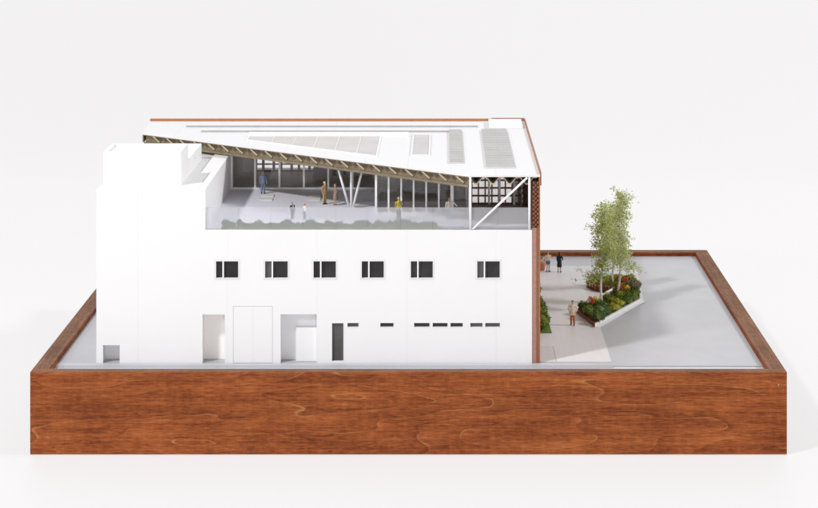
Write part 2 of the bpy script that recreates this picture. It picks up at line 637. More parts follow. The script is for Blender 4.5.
# kerb strip, slightly darker line
g = MB().box(gx0 + .004, 1.74, KY - .05, KY - .002, .7665, .774)
struct(g.build("kerb", M['ground'], bevel=.002))
# plaza paving
pl = [(1.17, .575), (1.735, .575), (1.735, 2.06), (2.34, 3.3), (2.45, 5.3), (1.003, 5.3), (1.003, 1.2), (1.17, 1.2)]
struct(MB().prism(pl, GZ + .001, GZ + .005).build("plaza", M['paver']))
struct(MB().prism([(1.003, .575), (1.166, .575), (1.166, 1.196), (1.003, 1.196)], GZ + .001, GZ + .005).build("path", M['paver2']))

# ------------------------------------------------------------------ the building
BX0, BXT, BX1 = -3.56, -2.44, .914
FY, BY = .54, 4.5
DZ, TWZ, RZ = 2.147, 2.558, 2.712
bld = thing("building_model", "white card building model with windows, roof terrace and folded timber roof", "building", (-1.3, 2.5, GZ))
sfy = (FY + 20) / FOC


def fx(p):
    return (p - 443) * sfy


def fz(p):
    return CAM_H - (p + 152) * sfy


upper = [(215.5, 238.7), (264.5, 288.2), (313, 336.4), (361.2, 384.3), (410.3, 433.3), (476.7, 500.3)]
UZ0, UZ1 = fz(278.4), fz(260.7)
lower = [(347, 359), (379.8, 394), (413.6, 430), (432.2, 448), (450, 463.2), (469.8, 483), (484.7, 500.4)]
LZ0, LZ1 = fz(327.4), fz(322.4)
door = (331.4, 344, 322.5, 361)
rec_a = (202.5, 224.8, 314.4, 363)
rec_c = (280.6, 316.6, 314.2, 363)
rec_d = (103.0, 119.6, 345.2, 363)
holes = []
for a, c in upper:
    holes.append((fx(a), fx(c), UZ0, UZ1))
for a, c in lower:
    holes.append((fx(a), fx(c), LZ0, LZ1))
holes.append((fx(door[0]), fx(door[1]), fz(door[3]), fz(door[2])))
for r in (rec_a, rec_c, rec_d):
    holes.append((fx(r[0]), fx(r[1]), GZ - .01, fz(r[2])))
panel = (fx(233.2), fx(272.6), GZ - .01, fz(306.2))
holes.append(panel)
holes.append((BXT, BX1 + 1, DZ, 9))
WT = .055
fw = wall_y(holes, BX0, BX1, GZ, TWZ, FY, FY + WT)
fwo = weld(fw.build("front_wall", M['facade'], bld))

# windows: frame, mullion and panes set in the openings
for i, (a, c) in enumerate(upper):
    x0, x1 = fx(a), fx(c)
    t = .005
    fr = MB()
    y0, y1 = FY - .004, FY + .022
    fr.box(x0, x1, y0, y1, UZ0, UZ0 + t).box(x0, x1, y0, y1, UZ1 - t, UZ1)
    fr.box(x0, x0 + t, y0, y1, UZ0 + t, UZ1 - t).box(x1 - t, x1, y0, y1, UZ0 + t, UZ1 - t)
    mx = x0 + (x1 - x0) * .33
    fr.box(mx - .007, mx + .007, y0 + .001, y1, UZ0 + t, UZ1 - t)
    w = fr.build("window", M['rail_white'], bld)
    o1, o2 = .008, .0105
    tm = MB()
    ya, yb = FY - .0028, FY + .0005
    tm.box(x0 - o2, x1 + o2, ya, yb, UZ0 - o2, UZ0 - o1).box(x0 - o2, x1 + o2, ya, yb, UZ1 + o1, UZ1 + o2)
    tm.box(x0 - o2, x0 - o1, ya, yb, UZ0 - o1, UZ1 + o1).box(x1 + o1, x1 + o2, ya, yb, UZ0 - o1, UZ1 + o1)
    tm.build("trim", M['hairline'], w)
    sm = M['pane_grey'] if i in (1, 5) else M['pane_dark']
    MB().box(x0 + t, mx - .007, FY + .024, FY + .03, UZ0, UZ1).build("pane", sm, w)
    MB().box(mx + .007, x1 - t, FY + .024, FY + .03, UZ0, UZ1).build("pane", M['pane_dark'], w)
for i, (a, c) in enumerate(lower):
    x0, x1 = fx(a), fx(c)
    t = .005
    fr = MB()
    y0, y1 = FY - .003, FY + .02
    fr.box(x0, x1, y0, y1, LZ0, LZ0 + t).box(x0, x1, y0, y1, LZ1 - t, LZ1)
    fr.box(x0, x0 + t, y0, y1, LZ0 + t, LZ1 - t).box(x1 - t, x1, y0, y1, LZ0 + t, LZ1 - t)
    w = fr.build("window", M['rail_white'], bld)
    pm = {0: M['pane_grey'], 5: M['pane_grey'], 6: M['pane_grey']}.get(i, M['pane_black'])
    MB().box(x0 + t, x1 - t, FY + .022, FY + .028, LZ0, LZ1).build("pane", pm, w)
x0, x1, z0, z1 = fx(door[0]), fx(door[1]), fz(door[3]), fz(door[2])
t = .006
fr = MB().box(x0, x0 + t, FY - .003, FY + .02, z0, z1 - t).box(x1 - t, x1, FY - .003, FY + .02, z0, z1 - t).box(x0, x1, FY - .003, FY + .02, z1 - t, z1)
d = fr.build("door", M['rail_white'], bld)
MB().box(x0 + t, x1 - t, FY + .022, FY + .028, z0, z1).build("pane", M['pane_grey'], d)
# faint outer reveal lines round the openings
# flush loading door panel with a hairline gap
g_ = .0025
dp = MB().box(panel[0] + g_, panel[1] - g_, FY + .002, FY + .04, GZ + .002, panel[3] - g_)
dpo = dp.build("loading_door", M['white'], bld)
xm = (panel[0] + panel[1]) / 2
MB().box(xm - .001, xm + .001, FY + .0012, FY + .004, GZ + .004, panel[3] - .02).build("door_seam", M['slab'], dpo)
MB().box(panel[0] - .01, panel[1] + .01, FY + .0415, FY + .05, GZ, panel[3] + .01).build("backing", M['slab'], dpo)


def pocket(r, depth, extra=None):
    x0, x1, z1 = fx(r[0]), fx(r[1]), fz(r[2])
    y0, y1 = FY + WT - .001, FY + depth
    b = MB()
    b.box(x0 - .03, x0 - .001, y0, y1, GZ + .002, z1)
    b.box(x1 + .001, x1 + .03, y0, y1, GZ + .002, z1)
    b.box(x0 - .03, x1 + .03, y1, y1 + .03, GZ + .002, z1)
    b.box(x0 - .03, x1 + .03, y0, y1 + .03, z1 + .001, z1 + .03)
    o = b.build("recess", M['white'], bld)
    return o


M['recess_warm'] = mat_white("recess_card", (.90, .87, .855))
pa = pocket(rec_a, .15)
pa.data.materials[0] = M['recess_warm']
pocket(rec_c, .135)
MB().box(fx(295.5), fx(316.4), FY + .060, FY + .130, GZ + .002, fz(329.5)).build("bin_enclosure", M['white'], bld)
pd = pocket(rec_d, .15)

# tower flank, left wall of the terrace, rear walls
b = MB().box(BX0, BX0 + .06, FY + WT, BY, GZ, TWZ - .002)
b.box(BXT - .07, BXT, FY + WT, 1.80, DZ - .05, TWZ + .010)
b.box(BXT - .17, BXT, 1.80, BY, DZ - .05, TWZ + .010)
b.build("side_wall", M['white'], bld)
MB().box(BX0 + .06, BXT - .07, FY + WT, BY - .002, TWZ - .06, TWZ - .010).build("tower_roof", M['white'], bld)
# stair headhouse with parapet
hx0, hx1, hy0, hy1, hz0, hz1 = -3.545, -2.735, .876, 1.455, TWZ - .024, 2.901
t = .028
b = MB().box(hx0, hx1, hy0, hy0 + t, hz0, hz1).box(hx0, hx1, hy1 - t, hy1, hz0, hz1)
b.box(hx0, hx0 + t, hy0 + t, hy1 - t, hz0, hz1).box(hx1 - t, hx1, hy0 + t, hy1 - t, hz0, hz1)
b.box(hx0 + t, hx1 - t, hy0 + t, hy1 - t, hz1 - .09, hz1 - .028)
hh = b.build("stair_headhouse", M['white'], bld)
MB().box(hx0 + .002, hx1, hy1, 2.66, hz0, 2.722).build("lift_overrun", M['white'], bld)
MB().loft([(hx1 - .002, 2.03, 2.66), (hx1 + .006, 2.03, 2.66)], [.012, .012], 8).build("vent", M['slab'], hh)
# rear and right enclosure below the terrace
b = wall_y([(.30, BX1 - .07, 1.60, 2.06)], BX0 + .06, BX1, GZ, DZ - .002, BY, BY + .055)
b.box(BX1 - .055, BX1, FY + WT, BY, GZ, DZ - .03)
b.build("rear_wall", M['white'], bld)
MB().box(BX0 + .062, BXT - .172, BY + .001, BY + .05, DZ, TWZ - .003).build("rear_wall", M['white'], bld)

# terrace floor
VY, VX0, VX1 = 1.45, -.72, .277
dk = MB().prism([(BXT + .001, FY + WT), (BX1 - .001, FY + WT), (BX1 - .001, 2.02), (VX1 + .02, 2.02), (VX1 + .02, BY - .001), (BXT + .001, BY - .001)], DZ - .029, DZ)
dko = dk.build("terrace_floor", M['deck'], bld)
GY = 3.0
b = MB().box(BXT + .003, VX0, GY, BY - .003, DZ + .001, DZ + .006)
b.build("interior_floor", M['taupe'], bld)
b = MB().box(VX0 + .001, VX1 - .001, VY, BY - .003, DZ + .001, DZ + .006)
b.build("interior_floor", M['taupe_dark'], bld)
# paving slabs set into the terrace
for (xa, ya, xb, yb) in ((260.6, 195, 274.6, 197.2), (258.4, 198.4, 273.4, 200.8), (309, 194.6, 321, 196.7), (308.6, 198.3, 321, 200.9)):
    p, q = on(xa, yb, DZ), on(xb, ya, DZ)
    MB().box(p.x, q.x, p.y, q.y, DZ + .001, DZ + .012).build("stone_slab", M['slab'], bld)

# interior linings
b = MB().box(BXT + .002, BXT + .014, GY + .03, BY - .01, DZ + .007, 2.60)
b.build("interior_wall", M['beige'], bld)
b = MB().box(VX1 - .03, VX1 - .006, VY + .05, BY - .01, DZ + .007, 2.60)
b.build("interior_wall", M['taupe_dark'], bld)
# long counter standing inside
MB().box(-1.55, -.85, 3.85, 3.98, DZ + .007, DZ + .10).build("counter", M['counter'], bld)
MB().box(-.45, .12, 3.0, 3.12, DZ + .007, DZ + .10).build("counter", M['counter'], bld)


# rear timber lattice (open, the studio paper shows through)
def lattice(x0, x1, y0, y1, z0, z1, px, bw, rows, bh, pairs=False):
    b = MB()
    x = x0
    k = 0
    while x < x1 - bw:
        b.box(x, x + bw, y0, y1, z0, z1)
        x += px * (1.0 if not pairs else (.82 if k % 2 == 0 else 1.18))
        k += 1
    b.box(x1 - bw, x1, y0, y1, z0, z1)
    for z in rows:
        b.box(x0 + .001, x1 - .001, y0 + .003, y1 - .003, z - bh / 2, z + bh / 2)
    return b


LY = 4.21
lattice(BXT + .16, VX1 - .032, LY, LY + .04, DZ + .006, 2.590, .108, .030, [DZ + .016, DZ + .094, DZ + .176, DZ + .26, DZ + .345], .015, True).build("rear_lattice", M['lattice'], bld)
MB().box(BXT + .016, BXT + .16, LY + .002, LY + .05, DZ + .007, 2.59).build("rear_lattice_end", M['beige'], bld)

# glazing of the set-back pavilion
def mullions(xs, y, z0, z1, w, parent=bld):
    for x, ww in xs:
        MB().box(x - ww / 2, x + ww / 2, y - .012, y + .012, z0, z1).build("mullion", M['rail_white'], parent)


ztop = 2.60
xs = [(BXT + .012, .022)] + [(BXT + .28 * k, .022) for k in range(1, 6)]
mullions(xs, GY, DZ + .022, ztop, .02)
MB().box(BXT + .001, VX0 - .001, GY - .016, GY + .014, DZ + .001, DZ + .022).build("sill_rail", M['rail_white'], bld)
for k in range(6):
    xa = xs[k][0] + .011
    xb = xs[k + 1][0] - .011 if k < 5 else VX0 - .012
    MB().box(xa, xb, GY - .002, GY + .002, DZ + .022, ztop).build("glass_pane", M['glass'], bld)
s1 = (VY + 20) / FOC
cols = [(376, .024), (388.6, .018), (401.2, .018), (413.6, .018), (426.2, .018), (438.8, .018), (452, .034), (469, .014)]
xs = [((p - 443) * s1, w) for p, w in cols]
mullions(xs, VY, DZ + .016, ztop, .02)
MB().box(xs[0][0] - .012, xs[-1][0] + .007, VY - .014, VY + .014, DZ + .001, DZ + .016).build("sill_rail", M['rail_white'], bld)
for (xa, wa), (xb, wb) in zip(xs[:-1], xs[1:]):
    MB().box(xa + wa / 2, xb - wb / 2, VY - .002, VY + .002, DZ + .016, ztop).build("glass_pane", M['glass'], bld)
# return glazing
xr = xs[0][0]
MB().box(xr - .010, xr + .010, VY + .014, GY + .012, DZ + .001, DZ + .016).build("sill_rail", M['rail_white'], bld)
MB().box(xr - .002, xr + .002, VY + .014, GY, DZ + .016, ztop).build("glass_pane", M['glass'], bld)
# screen across the right bay
sy = 1.95
fr = lattice(VX1 + .03, BX1 - .02, sy, sy + .03, DZ + .006, 2.60,   .074, .016, [DZ + .02, DZ + .105, DZ + .19, DZ + .275], .017)
fr.build("timber_screen", M['redbrown'], bld)
MB().box(VX1 + .03, BX1 - .02, sy + .034, sy + .038, DZ + .008, 2.60).build("screen_pane", M['milk_glass'], bld)
for p in (489, 499.5, 514, 522.5):
    x = (p - 443) * (sy + 20) / FOC
    MB().box(x - .012, x + .012, sy - .02, sy - .002, DZ + .006, 2.61).build("mullion", M['rail_white'], bld)
b = MB()
zc, k = DZ + .008, 0
while zc < 2.57:
    for q in range(2):
        xq = .868 + q * .026 + (.010 if k % 2 else 0)
        b.box(xq, xq + .019, sy - .06, sy - .022, zc, zc + .026)
    zc += .030
    k += 1
b.build("brick_return", M['brick'], bld)
MB().box(VX1 + .03, BX1 - .02, sy - .019, sy - .003, 2.575, 2.60).build("header", M['beige'], bld)

# frosted parapet glass, panel by panel
xa, xb = BXT + .004, BX1 - .022
n = 10
w = (xb - xa) / n
for k in range(n):
    MB().box(xa + k * w + .0006, xa + (k + 1) * w - .0006, FY + .022, FY + .034, DZ + .001, 2.373).build("parapet_glass", M['frost'], bld)

# steel posts and braces
def post(name, p, q, r, m='rail_white'):
    MB().loft([p, q], [r, r], 10).build(name, M[m], bld, smooth=True)


post("post", (.281, FY + .008, DZ + .001), (.281, FY + .008, 2.69), .0125)
post("post", (.888, FY + .008, DZ + .001), (.888, FY + .008, 2.69), .0125)
post("brace", (.305, FY + .006, DZ + .008), (.866, FY + .006, 2.685), .0115)
vb = Vector((-1.0, 1.78, DZ + .001))
for dx in (-.165, 0, .145):
    post("raking_column", vb + Vector((dx * .12, 0, 0)), (vb.x + dx, 1.78, 2.66), .0125)

# ------------------------------------------------------------------ roof
A, B_, C_, D_, E_ = (-3.54, 3.58), (.28, FY - .005), (.997, FY - .005), (.997, 4.58), (-3.60, 4.58)


def diag(x):
    return FY + max(0, (.28 - x)) * (3.58 - FY) / 3.82


roof = MB().prism([A, B_, C_, D_, E_], 2.692, RZ).build("roof", M['roofw'], bld)
# folded timber plate under the slab
P = .174
prof = [(0, 2.622), (.022, 2.622), (.078, 2.689), (.118, 2.689)]
pts = []
x = -3.50
while x < .99:
    for dx, z in prof:
        if x + dx < .99:
            pts.append((x + dx, z))
    x += P
b = MB()
th = .014
for (xa, za), (xb, zb) in zip(pts[:-1], pts[1:]):
    for (qa, qb) in (((xa, za), (xb, zb)),):
        if xa < .28 < xb:
            segs = [(xa, za, .28, za + (zb - za) * (.28 - xa) / (xb - xa)), (.28, za + (zb - za) * (.28 - xa) / (xb - xa), xb, zb)]
        else:
            segs = [(xa, za, xb, zb)]
        for (a, z_a, c, z_c) in segs:
            ya, yc = diag(a) + (.085 if a < .27 else .03), diag(c) + (.085 if c < .27 else .03)
            top = [(a, ya, z_a), (c, yc, z_c), (c, BY, z_c), (a, BY, z_a)]
            bot = [(p[0], p[1], p[2] - th) for p in top]
            b.add(top + bot, [(0, 1, 2, 3), (7, 6, 5, 4), (0, 4, 5, 1), (2, 6, 7, 3)])
fold = b.build("folded_ceiling", M['cream'], bld)
fold.parent = bld
# shaded edge board and bottom beam following the skewed eaves
dv = (Vector((B_[0], B_[1], 0)) - Vector((A[0], A[1], 0))).normalized()
nv = Vector((-dv.y, dv.x, 0))          # pointing back from the eaves
if nv.y < 0:
    nv = -nv


def along(sb, z0, z1, t, a0=0.0, a1=1.0):
    p = Vector((A[0], A[1], 0)).lerp(Vector((B_[0], B_[1], 0)), a0) + nv * sb
    q = Vector((A[0], A[1], 0)).lerp(Vector((B_[0], B_[1], 0)), a1) + nv * sb
    return MB().prism([(p.x, p.y), (q.x, q.y), (q.x + nv.x * t, q.y + nv.y * t), (p.x + nv.x * t, p.y + nv.y * t)], z0, z1)


along(.045, 2.604, 2.690, .016, .001, .990).build("eaves_board", M['tan'], bld)
along(.018, 2.578, 2.604, .075, 0.0, .992).build("eaves_beam", M['tan'], bld)
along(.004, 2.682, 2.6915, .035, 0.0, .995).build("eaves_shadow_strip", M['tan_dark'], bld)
# raking timbers between slab edge and beam, with round notches between them
ne = 21
for k in range(ne):
    f = (k + .75) / (ne + .6)
    p = Vector((A[0], A[1], 0)).lerp(Vector((B_[0], B_[1], 0)), f)
    tp = p + nv * .010 + Vector((0, 0, 2.684))
    bt = p + dv * .080 + nv * .036 + Vector((0, 0, 2.618))
    MB().bar(tp, bt, .016, .016).build("rafter_end", M['cream'], bld)
    for o_ in (.092, .176):
        c = p + dv * o_ + nv * .0435
        MB().loft([c + Vector((0, 0, 2.652)) - nv * .001, c + Vector((0, 0, 2.652)) + nv * .001], [(.026, .030), (.026, .030)], 14, ref=dv).build("notch", M['notch'], bld)
# left verge board
MB().box(-3.545, -3.53, 3.60, 4.56, 2.60, 2.690).build("verge_board", M['tan'], bld)
# upstands: orange rear board and thin brown right edge
MB().box(-3.60, .60, 4.582, 4.622, 2.45, 2.740).build("rear_upstand", M['orange'], bld)
MB().box(.601, 1.0, 4.582, 4.622, 2.45, 2.748).build("rear_upstand", M['edge_wood'], bld)
MB().box(.998, 1.012, FY + .02, 4.622, 2.60, 2.738).build("side_upstand", M['edge_wood'], bld)

# roof furniture
def curb(poly, h, tk, name):
    """white upstand following a polygon"""
    b = MB()
    n = len(poly)
    cx = sum(p[0] for p in poly) / n
    cy = sum(p[1] for p in poly) / n
    pv = [Vector((p[0], p[1])) for p in poly]
    inn = []
    for i in range(n):
        a, c, d_ = pv[i - 1], pv[i], pv[(i + 1) % n]
        e1 = (c - a).normalized(); e2 = (d_ - c).normalized()
        n1 = Vector((-e1.y, e1.x)); n2 = Vector((-e2.y, e2.x))
        m_ = (n1 + n2).normalized()
        inn.append(c + m_ * tk / max(.3, m_.dot(n1)))
    for i in range(n):
        j = (i + 1) % n
        b.prism([tuple(pv[i]), tuple(pv[j]), tuple(inn[j]), tuple(inn[i])], RZ, RZ + h)
    return b, inn


sk1 = [(-2.26, 2.96), (-.715, 1.735), (-.715, 3.27), (-2.26, 3.27)]
b, inn = curb(sk1, .012, .016, "skylight")
b.box(-2.26, -.40, 3.272, 3.31, RZ + .001, RZ + .050)
so = b.build("skylight", M['rail_white'], roof)
MB().prism([tuple(p) for p in inn], RZ + .001, RZ + .006).build("skylight_pane", M['skyglass'], so)
for x in (-1.95, -1.70, -1.45, -1.20, -.95):
    yf = 2.96 + (x + 2.26) * (1.735 - 2.96) / (2.26 - .715) + .025
    MB().box(x - .007, x + .007, yf, 3.25, RZ + .0065, RZ + .011).build("glazing_bar", M['slab'], so)
sk2 = [(-.352, 1.82), (-.140, 1.82), (-.140, 3.36), (-.352, 3.36)]
b, inn = curb(sk2, .014, .018, "skylight")
so = b.build("skylight", M['roofw'], roof)
MB().prism([tuple(p) for p in inn], RZ + .001, RZ + .006).build("skylight_pane", M['skyglass'], so)


def solar(x0, x1, y0, y1, rows, colsn):
    base = MB().box(x0, x1, y0, y1, RZ + .001, RZ + .018).build("solar_panel", M['solar_line'], roof)
    gp = .008
    dy = (y1 - y0) / rows
    dx = (x1 - x0) / colsn
    b = MB()
    for i in range(rows):
        for j in range(colsn):
            b.box(x0 + j * dx + gp * .6, x0 + (j + 1) * dx - gp * .6, y0 + i * dy + gp, y0 + (i + 1) * dy - gp, RZ + .0185, RZ + .022)
    b.build("solar_cells", M['solar'], base)


solar(.07, .222, 1.28, 3.73, 14, 1)
solar(.455, .757, .97, 3.77, 15, 2)
MB().box(.555, .955, 3.92, 4.46, RZ + .001, RZ + .045).build("roof_hatch", M['rail_white'], roof, bevel=.006)
MB().box(-3.09, .42, 4.055, 4.085, RZ + .001, RZ + .016).build("roof_rail", M['grey_rail'], roof)
MB().box(-2.86, .165, 3.635, 3.67, RZ + .001, RZ + .016).build("roof_rail", M['grey_rail'], roof)

# right flank: pink-edged wall, timber cladding, perforated brick screen above
MB().box(BX1 + .002, .960, FY + .002, BY + .05, GZ + .002, DZ + .02).build("flank_wall", M['pink'], bld)
MB().box(.962, .984, FY + .004, 4.58, GZ + .002, DZ + .02).build("flank_cladding", M['brick'], bld)
MB().box(.9845, .998, FY - .002, 4.58, GZ + .002, 2.69).build("corner_board", M['edge_wood'], bld)
b = MB()
zc, k = DZ + .022, 0
while zc + .020 < 2.64:
    for q, xq in enumerate((.924, .944, .964)):
        y = FY + .012 + (.030 if (k + q) % 2 else 0)
        while y < 4.52:
            b.box(xq, xq + .0165, y, y + .042, zc, zc + .0195)
            y += .066
    zc += .0225
    k += 1
b.build("brick_screen", M['brick'], bld)

# ------------------------------------------------------------------ people
def remeshed(mb, name, mat, parent, s, voxel=.012, smooth_it=3):
    me = bpy.data.meshes.new(name)
    me.from_pydata([tuple(v) for v in mb.v], [], mb.f)
    bm = bmesh.new(); bm.from_mesh(me)
    bmesh.ops.recalc_face_normals(bm, faces=bm.faces)
    bm.to_mesh(me); bm.free()
    tmp = bpy.data.objects.new("tmp", me)
    COL.objects.link(tmp)
    r = tmp.modifiers.new("r", 'REMESH'); r.mode = 'VOXEL'; r.voxel_size = voxel
    if smooth_it:
        sm = tmp.modifiers.new("s", 'SMOOTH'); sm.factor = .5; sm.iterations = smooth_it
    dg = bpy.context.evaluated_depsgraph_get()
    me2 = bpy.data.meshes.new_from_object(tmp.evaluated_get(dg))
    bpy.data.objects.remove(tmp); bpy.data.meshes.remove(me)
    me2.name = name
    me2.transform(Matrix.Scale(s, 4))
    for f in me2.polygons:
        f.use_smooth = True
    me2.materials.clear(); me2.materials.append(mat)
    o = bpy.data.objects.new(name, me2)
    COL.objects.link(o)
    o.parent = parent
    return o


_cm = {}


def cloth(name, c):
    if name not in _cm:
        _cm[name] = plain(name, c, .75, .10, 60, .2)
    return _cm[name]


SKIN = cloth("skin", (.52, .30, .21))


def person(label, loc, h, rz=0, top=("white_cloth", (.7, .7, .68)), bottom=("dark_cloth", (.05, .05, .06)), kind='trousers',
           hair=("brown_hair", (.12, .06, .03)), longhair=False, coat=.86, shoes=("shoes", (.03, .025, .025)),
           armL=None, armR=None, seated=False, stride=.0, group=None, sleeves=True, beard=None, hold=None, shirt=None):
    t = thing("person", label, "person", loc, rz, group)
    s = h / 1.75
    V = Vector
    hipz = .90
    if seated:
        hipz = .46
    dz = hipz - .90
    legs = []
    for sx in (-1, 1):
        if seated:
            P_ = [V((sx * .09, .02, hipz)), V((sx * .11, -.42, hipz + .02)), V((sx * .11, -.40, .09)), V((sx * .12, -.55, .035))]
        else:
            st = stride * sx
            P_ = [V((sx * .085, 0, .90)), V((sx * .10, -.02 - st * .5, .49)), V((sx * .11, .03 - st, .085)), V((sx * .135, -.15 - st, .035))]
        legs.append(P_)
    aL = armL or [(.215, .0, 1.42), (.27, .03, 1.14), (.27, -.05, .90)]
    aR = armR or [(-.215, .0, 1.42), (-.27, .03, 1.14), (-.27, -.05, .90)]
    arms = [[V(p) + V((0, 0, dz)) for p in a] for a in (aL, aR)]
    body = MB()
    for P_ in legs:
        hp, kn, an, toe = P_
        body.loft([hp, hp.lerp(kn, .5), kn, kn.lerp(an, .35), an], [.085, .072, .052, .054, .036], 10)
        body.loft([an + V((0, .05, -.045)), an + V((0, 0, -.03)), toe], [.036, .042, .030], 8)
    z = lambda v: V((0, 0, v + dz))
    body.loft([z(.84), z(.95), z(1.10), z(1.28), z(1.40), z(1.47)], [(.15, .10), (.165, .115), (.135, .095), (.17, .11), (.185, .09), (.07, .06)], 14, ref=(1, 0, 0))
    body.loft([z(1.44), z(1.56)], [.056, .052], 10)
    hz = 1.63 + dz
    body.ball((0, -.01, hz), (.078, .098, .118), 14, 10)
    body.loft([(0, -.09, hz + .015), (0, -.125, hz - .02), (0, -.10, hz - .03)], [.010, .017, .012], 6)   # nose
    body.ball((0, -.075, hz - .085), (.04, .035, .028), 8, 6)                                             # chin
    body.ball((0, -.098, hz - .055), (.026, .012, .009), 8, 5)                                            # lips
    for sx in (-1, 1):
        body.ball((sx * .08, .0, hz - .005), (.014, .026, .034), 8, 6)
    for a in arms:
        sh, el, wr = a
        body.loft([sh, sh.lerp(el, .5), el, el.lerp(wr, .4), wr], [.052, .046, .037, .036, .026], 9)
        d = (wr - el).normalized()
        side = V((0, 1, 0)) - d * d.y
        side = side.normalized() if side.length > .1 else V((1, 0, 0))
        body.loft([wr - d * .01, wr + d * .05, wr + d * .085], [(.026, .020), (.040, .018), (.040, .016)], 8, ref=side)
        nrm = d.cross(side)
        for q, (o_, ln) in enumerate(((-.03, .062), (-.010, .075), (.011, .070), (.030, .055))):
            f0 = wr + d * .08 + side * o_
            body.loft([f0, f0 + d * ln * .55 + nrm * .006, f0 + d * ln * .9 + nrm * .022], [.0095, .009, .007], 6)
        th0 = wr + d * .025 + side * -.03
        body.loft([th0, th0 - side * .03 + d * .02, th0 - side * .035 + d * .055], [.012, .011, .008], 6)
    remeshed(body, "body", SKIN, t, s, .011, 2)
    # eyes
    for sx in (-1, 1):
        e = MB().ball((sx * .032 * s, -.098 * s, (hz + .012) * s), .011 * s, 8, 6)
        me = e.build("eye", cloth("eye", (.02, .015, .015)), None)
        me.parent = t
    # hair
    hm = MB()
    for i in range(1):
        hm.ball((0, .012, hz + .028), (.088, .104, .108), 14, 9)
    if longhair:
        hm.loft([(0, .05, hz + .06), (0, .075, hz - .06), (0, .085, hz - .20)], [(.08, .05), (.085, .045), (.06, .025)], 10, ref=(1, 0, 0))
    ho = remeshed(hm, "hair", cloth(*hair), t, s, .012, 1)
    # cut the hair back from the face
    bm = bmesh.new(); bm.from_mesh(ho.data)
    kill = [v for v in bm.verts if v.co.y < -.035 * s and v.co.z < (hz + .065) * s]
    bmesh.ops.delete(bm, geom=kill, context='VERTS'); bm.to_mesh(ho.data); bm.free()
    if beard:
        bb = MB().ball((0, -.075, hz - .085), (.055, .045, .055), 10, 7)
        remeshed(bb, "beard", cloth(*beard), t, s, .010, 1)
    # lower garment
    lo = MB()
    if kind in ('trousers', 'shorts'):
        for P_ in legs:
            hp, kn, an, toe = P_
            if kind == 'trousers':
                lo.loft([hp + V((0, 0, .06)), hp.lerp(kn, .5), kn, kn.lerp(an, .5), an + V((0, 0, .01))], [.108, .094, .076, .073, .066], 12)
            else:
                lo.loft([hp + V((0, 0, .06)), hp.lerp(kn, .3), hp.lerp(kn, .62)], [.112, .105, .10], 12)
        lo.loft([z(.82), z(.93), z(1.04)], [(.165, .115), (.182, .13), (.158, .115)], 14, ref=(1, 0, 0))
        remeshed(lo, kind, cloth(*bottom), t, s, .013, 3)
    else:
        hem = .46 if kind == 'dress' else .50
        lo.loft([z(hem), z(.70), z(.93), z(1.06)], [(.225, .20), (.21, .165), (.19, .135), (.15, .11)], 16, ref=(1, 0, 0))
        remeshed(lo, kind, cloth(*bottom), t, s, .013, 3)
    # upper garment
    up = MB()
    up.loft([z(coat), z(.98), z(1.12), z(1.28), z(1.40), z(1.485)], [(.215 if coat < .8 else .195, .155), (.195, .145), (.168, .125), (.195, .13), (.205, .112), (.075, .07)], 16, ref=(1, 0, 0))
    if sleeves:
        for a in arms:
            sh, el, wr = a
            up.loft([sh, sh.lerp(el, .5), el, el.lerp(wr, .9)], [.078, .066, .058, .046], 10)
    else:
        for a in arms:
            sh, el, wr = a
            up.loft([sh, sh.lerp(el, .45)], [.074, .066], 10)
    remeshed(up, "jacket" if coat < .9 and sleeves else "top", cloth(*top), t, s, .013, 2)
    if shirt:
        sh_ = MB().prism([(-.030, -.14), (.030, -.14), (.018, -.10), (-.018, -.10)], 1.12 + dz, 1.44 + dz)
        so_ = MB(); so_.add([V(v) * s for v in sh_.v], sh_.f)
        o = so_.build("shirt_front", cloth(*shirt), None); o.parent = t
    sm = MB()
    for P_ in legs:
        hp, kn, an, toe = P_
        sm.loft([an + V((0, .062, -.045)), an + V((0, 0, -.030)), an.lerp(toe, .6), toe + V((0, -.02, 0))], [.042, .052, .046, .032], 10)
    so_ = remeshed(sm, "shoes", cloth(*shoes), t, s, .012, 1)
    for v in so_.data.vertices:
        v.co.z = max(v.co.z, 0.0005)
    return t


def fl(v, z):
    return (v.x, v.y, z)


PZ = GZ + .005
GRP = "model people on the plaza"
p = on(572.6, 325.2, PZ)
person("man in a cream jacket and rust trousers standing by the planter corner", fl(p, PZ), .272, R(-8),
       ("cream_cloth", (.66, .60, .46)), ("rust_cloth", (.40, .13, .05)), 'trousers', ("black_hair", (.03, .02, .018)), coat=.72,
       armL=[(.215, 0, 1.42), (.31, .06, 1.16), (.24, -.05, .94)], armR=[(-.215, 0, 1.42), (-.31, .06, 1.16), (-.22, -.06, .95)], stride=.05, shirt=("white_shirt", (.8, .8, .8)))
p = on(548, 271.6, PZ)
person("red haired woman in blue skirt holding out one arm on the far plaza", fl(p, PZ), .25, R(20),
       ("beige_top", (.60, .45, .36)), ("blue_skirt", (.10, .16, .34)), 'shorts', ("red_hair", (.26, .05, .03)), True, .95,
       armL=[(.20, 0, 1.42), (.33, -.06, 1.20), (.50, -.20, 1.18)], sleeves=False)
p = on(559.4, 272.2, PZ)
person("woman in a black dress and dark hair facing away on the far plaza", fl(p, PZ), .25, R(160),
       ("black_cloth", (.025, .025, .03)), ("black_cloth", (.025, .025, .03)), 'dress', ("black_hair", (.03, .02, .018)), True, .80,
       armL=[(.19, 0, 1.40), (.22, .02, 1.14), (.20, -.06, .92)],
       armR=[(-.20, 0, 1.42), (-.30, -.02, 1.15), (-.20, -.18, 1.02)])
FLZ = DZ
p = on(263, 193.6, FLZ)
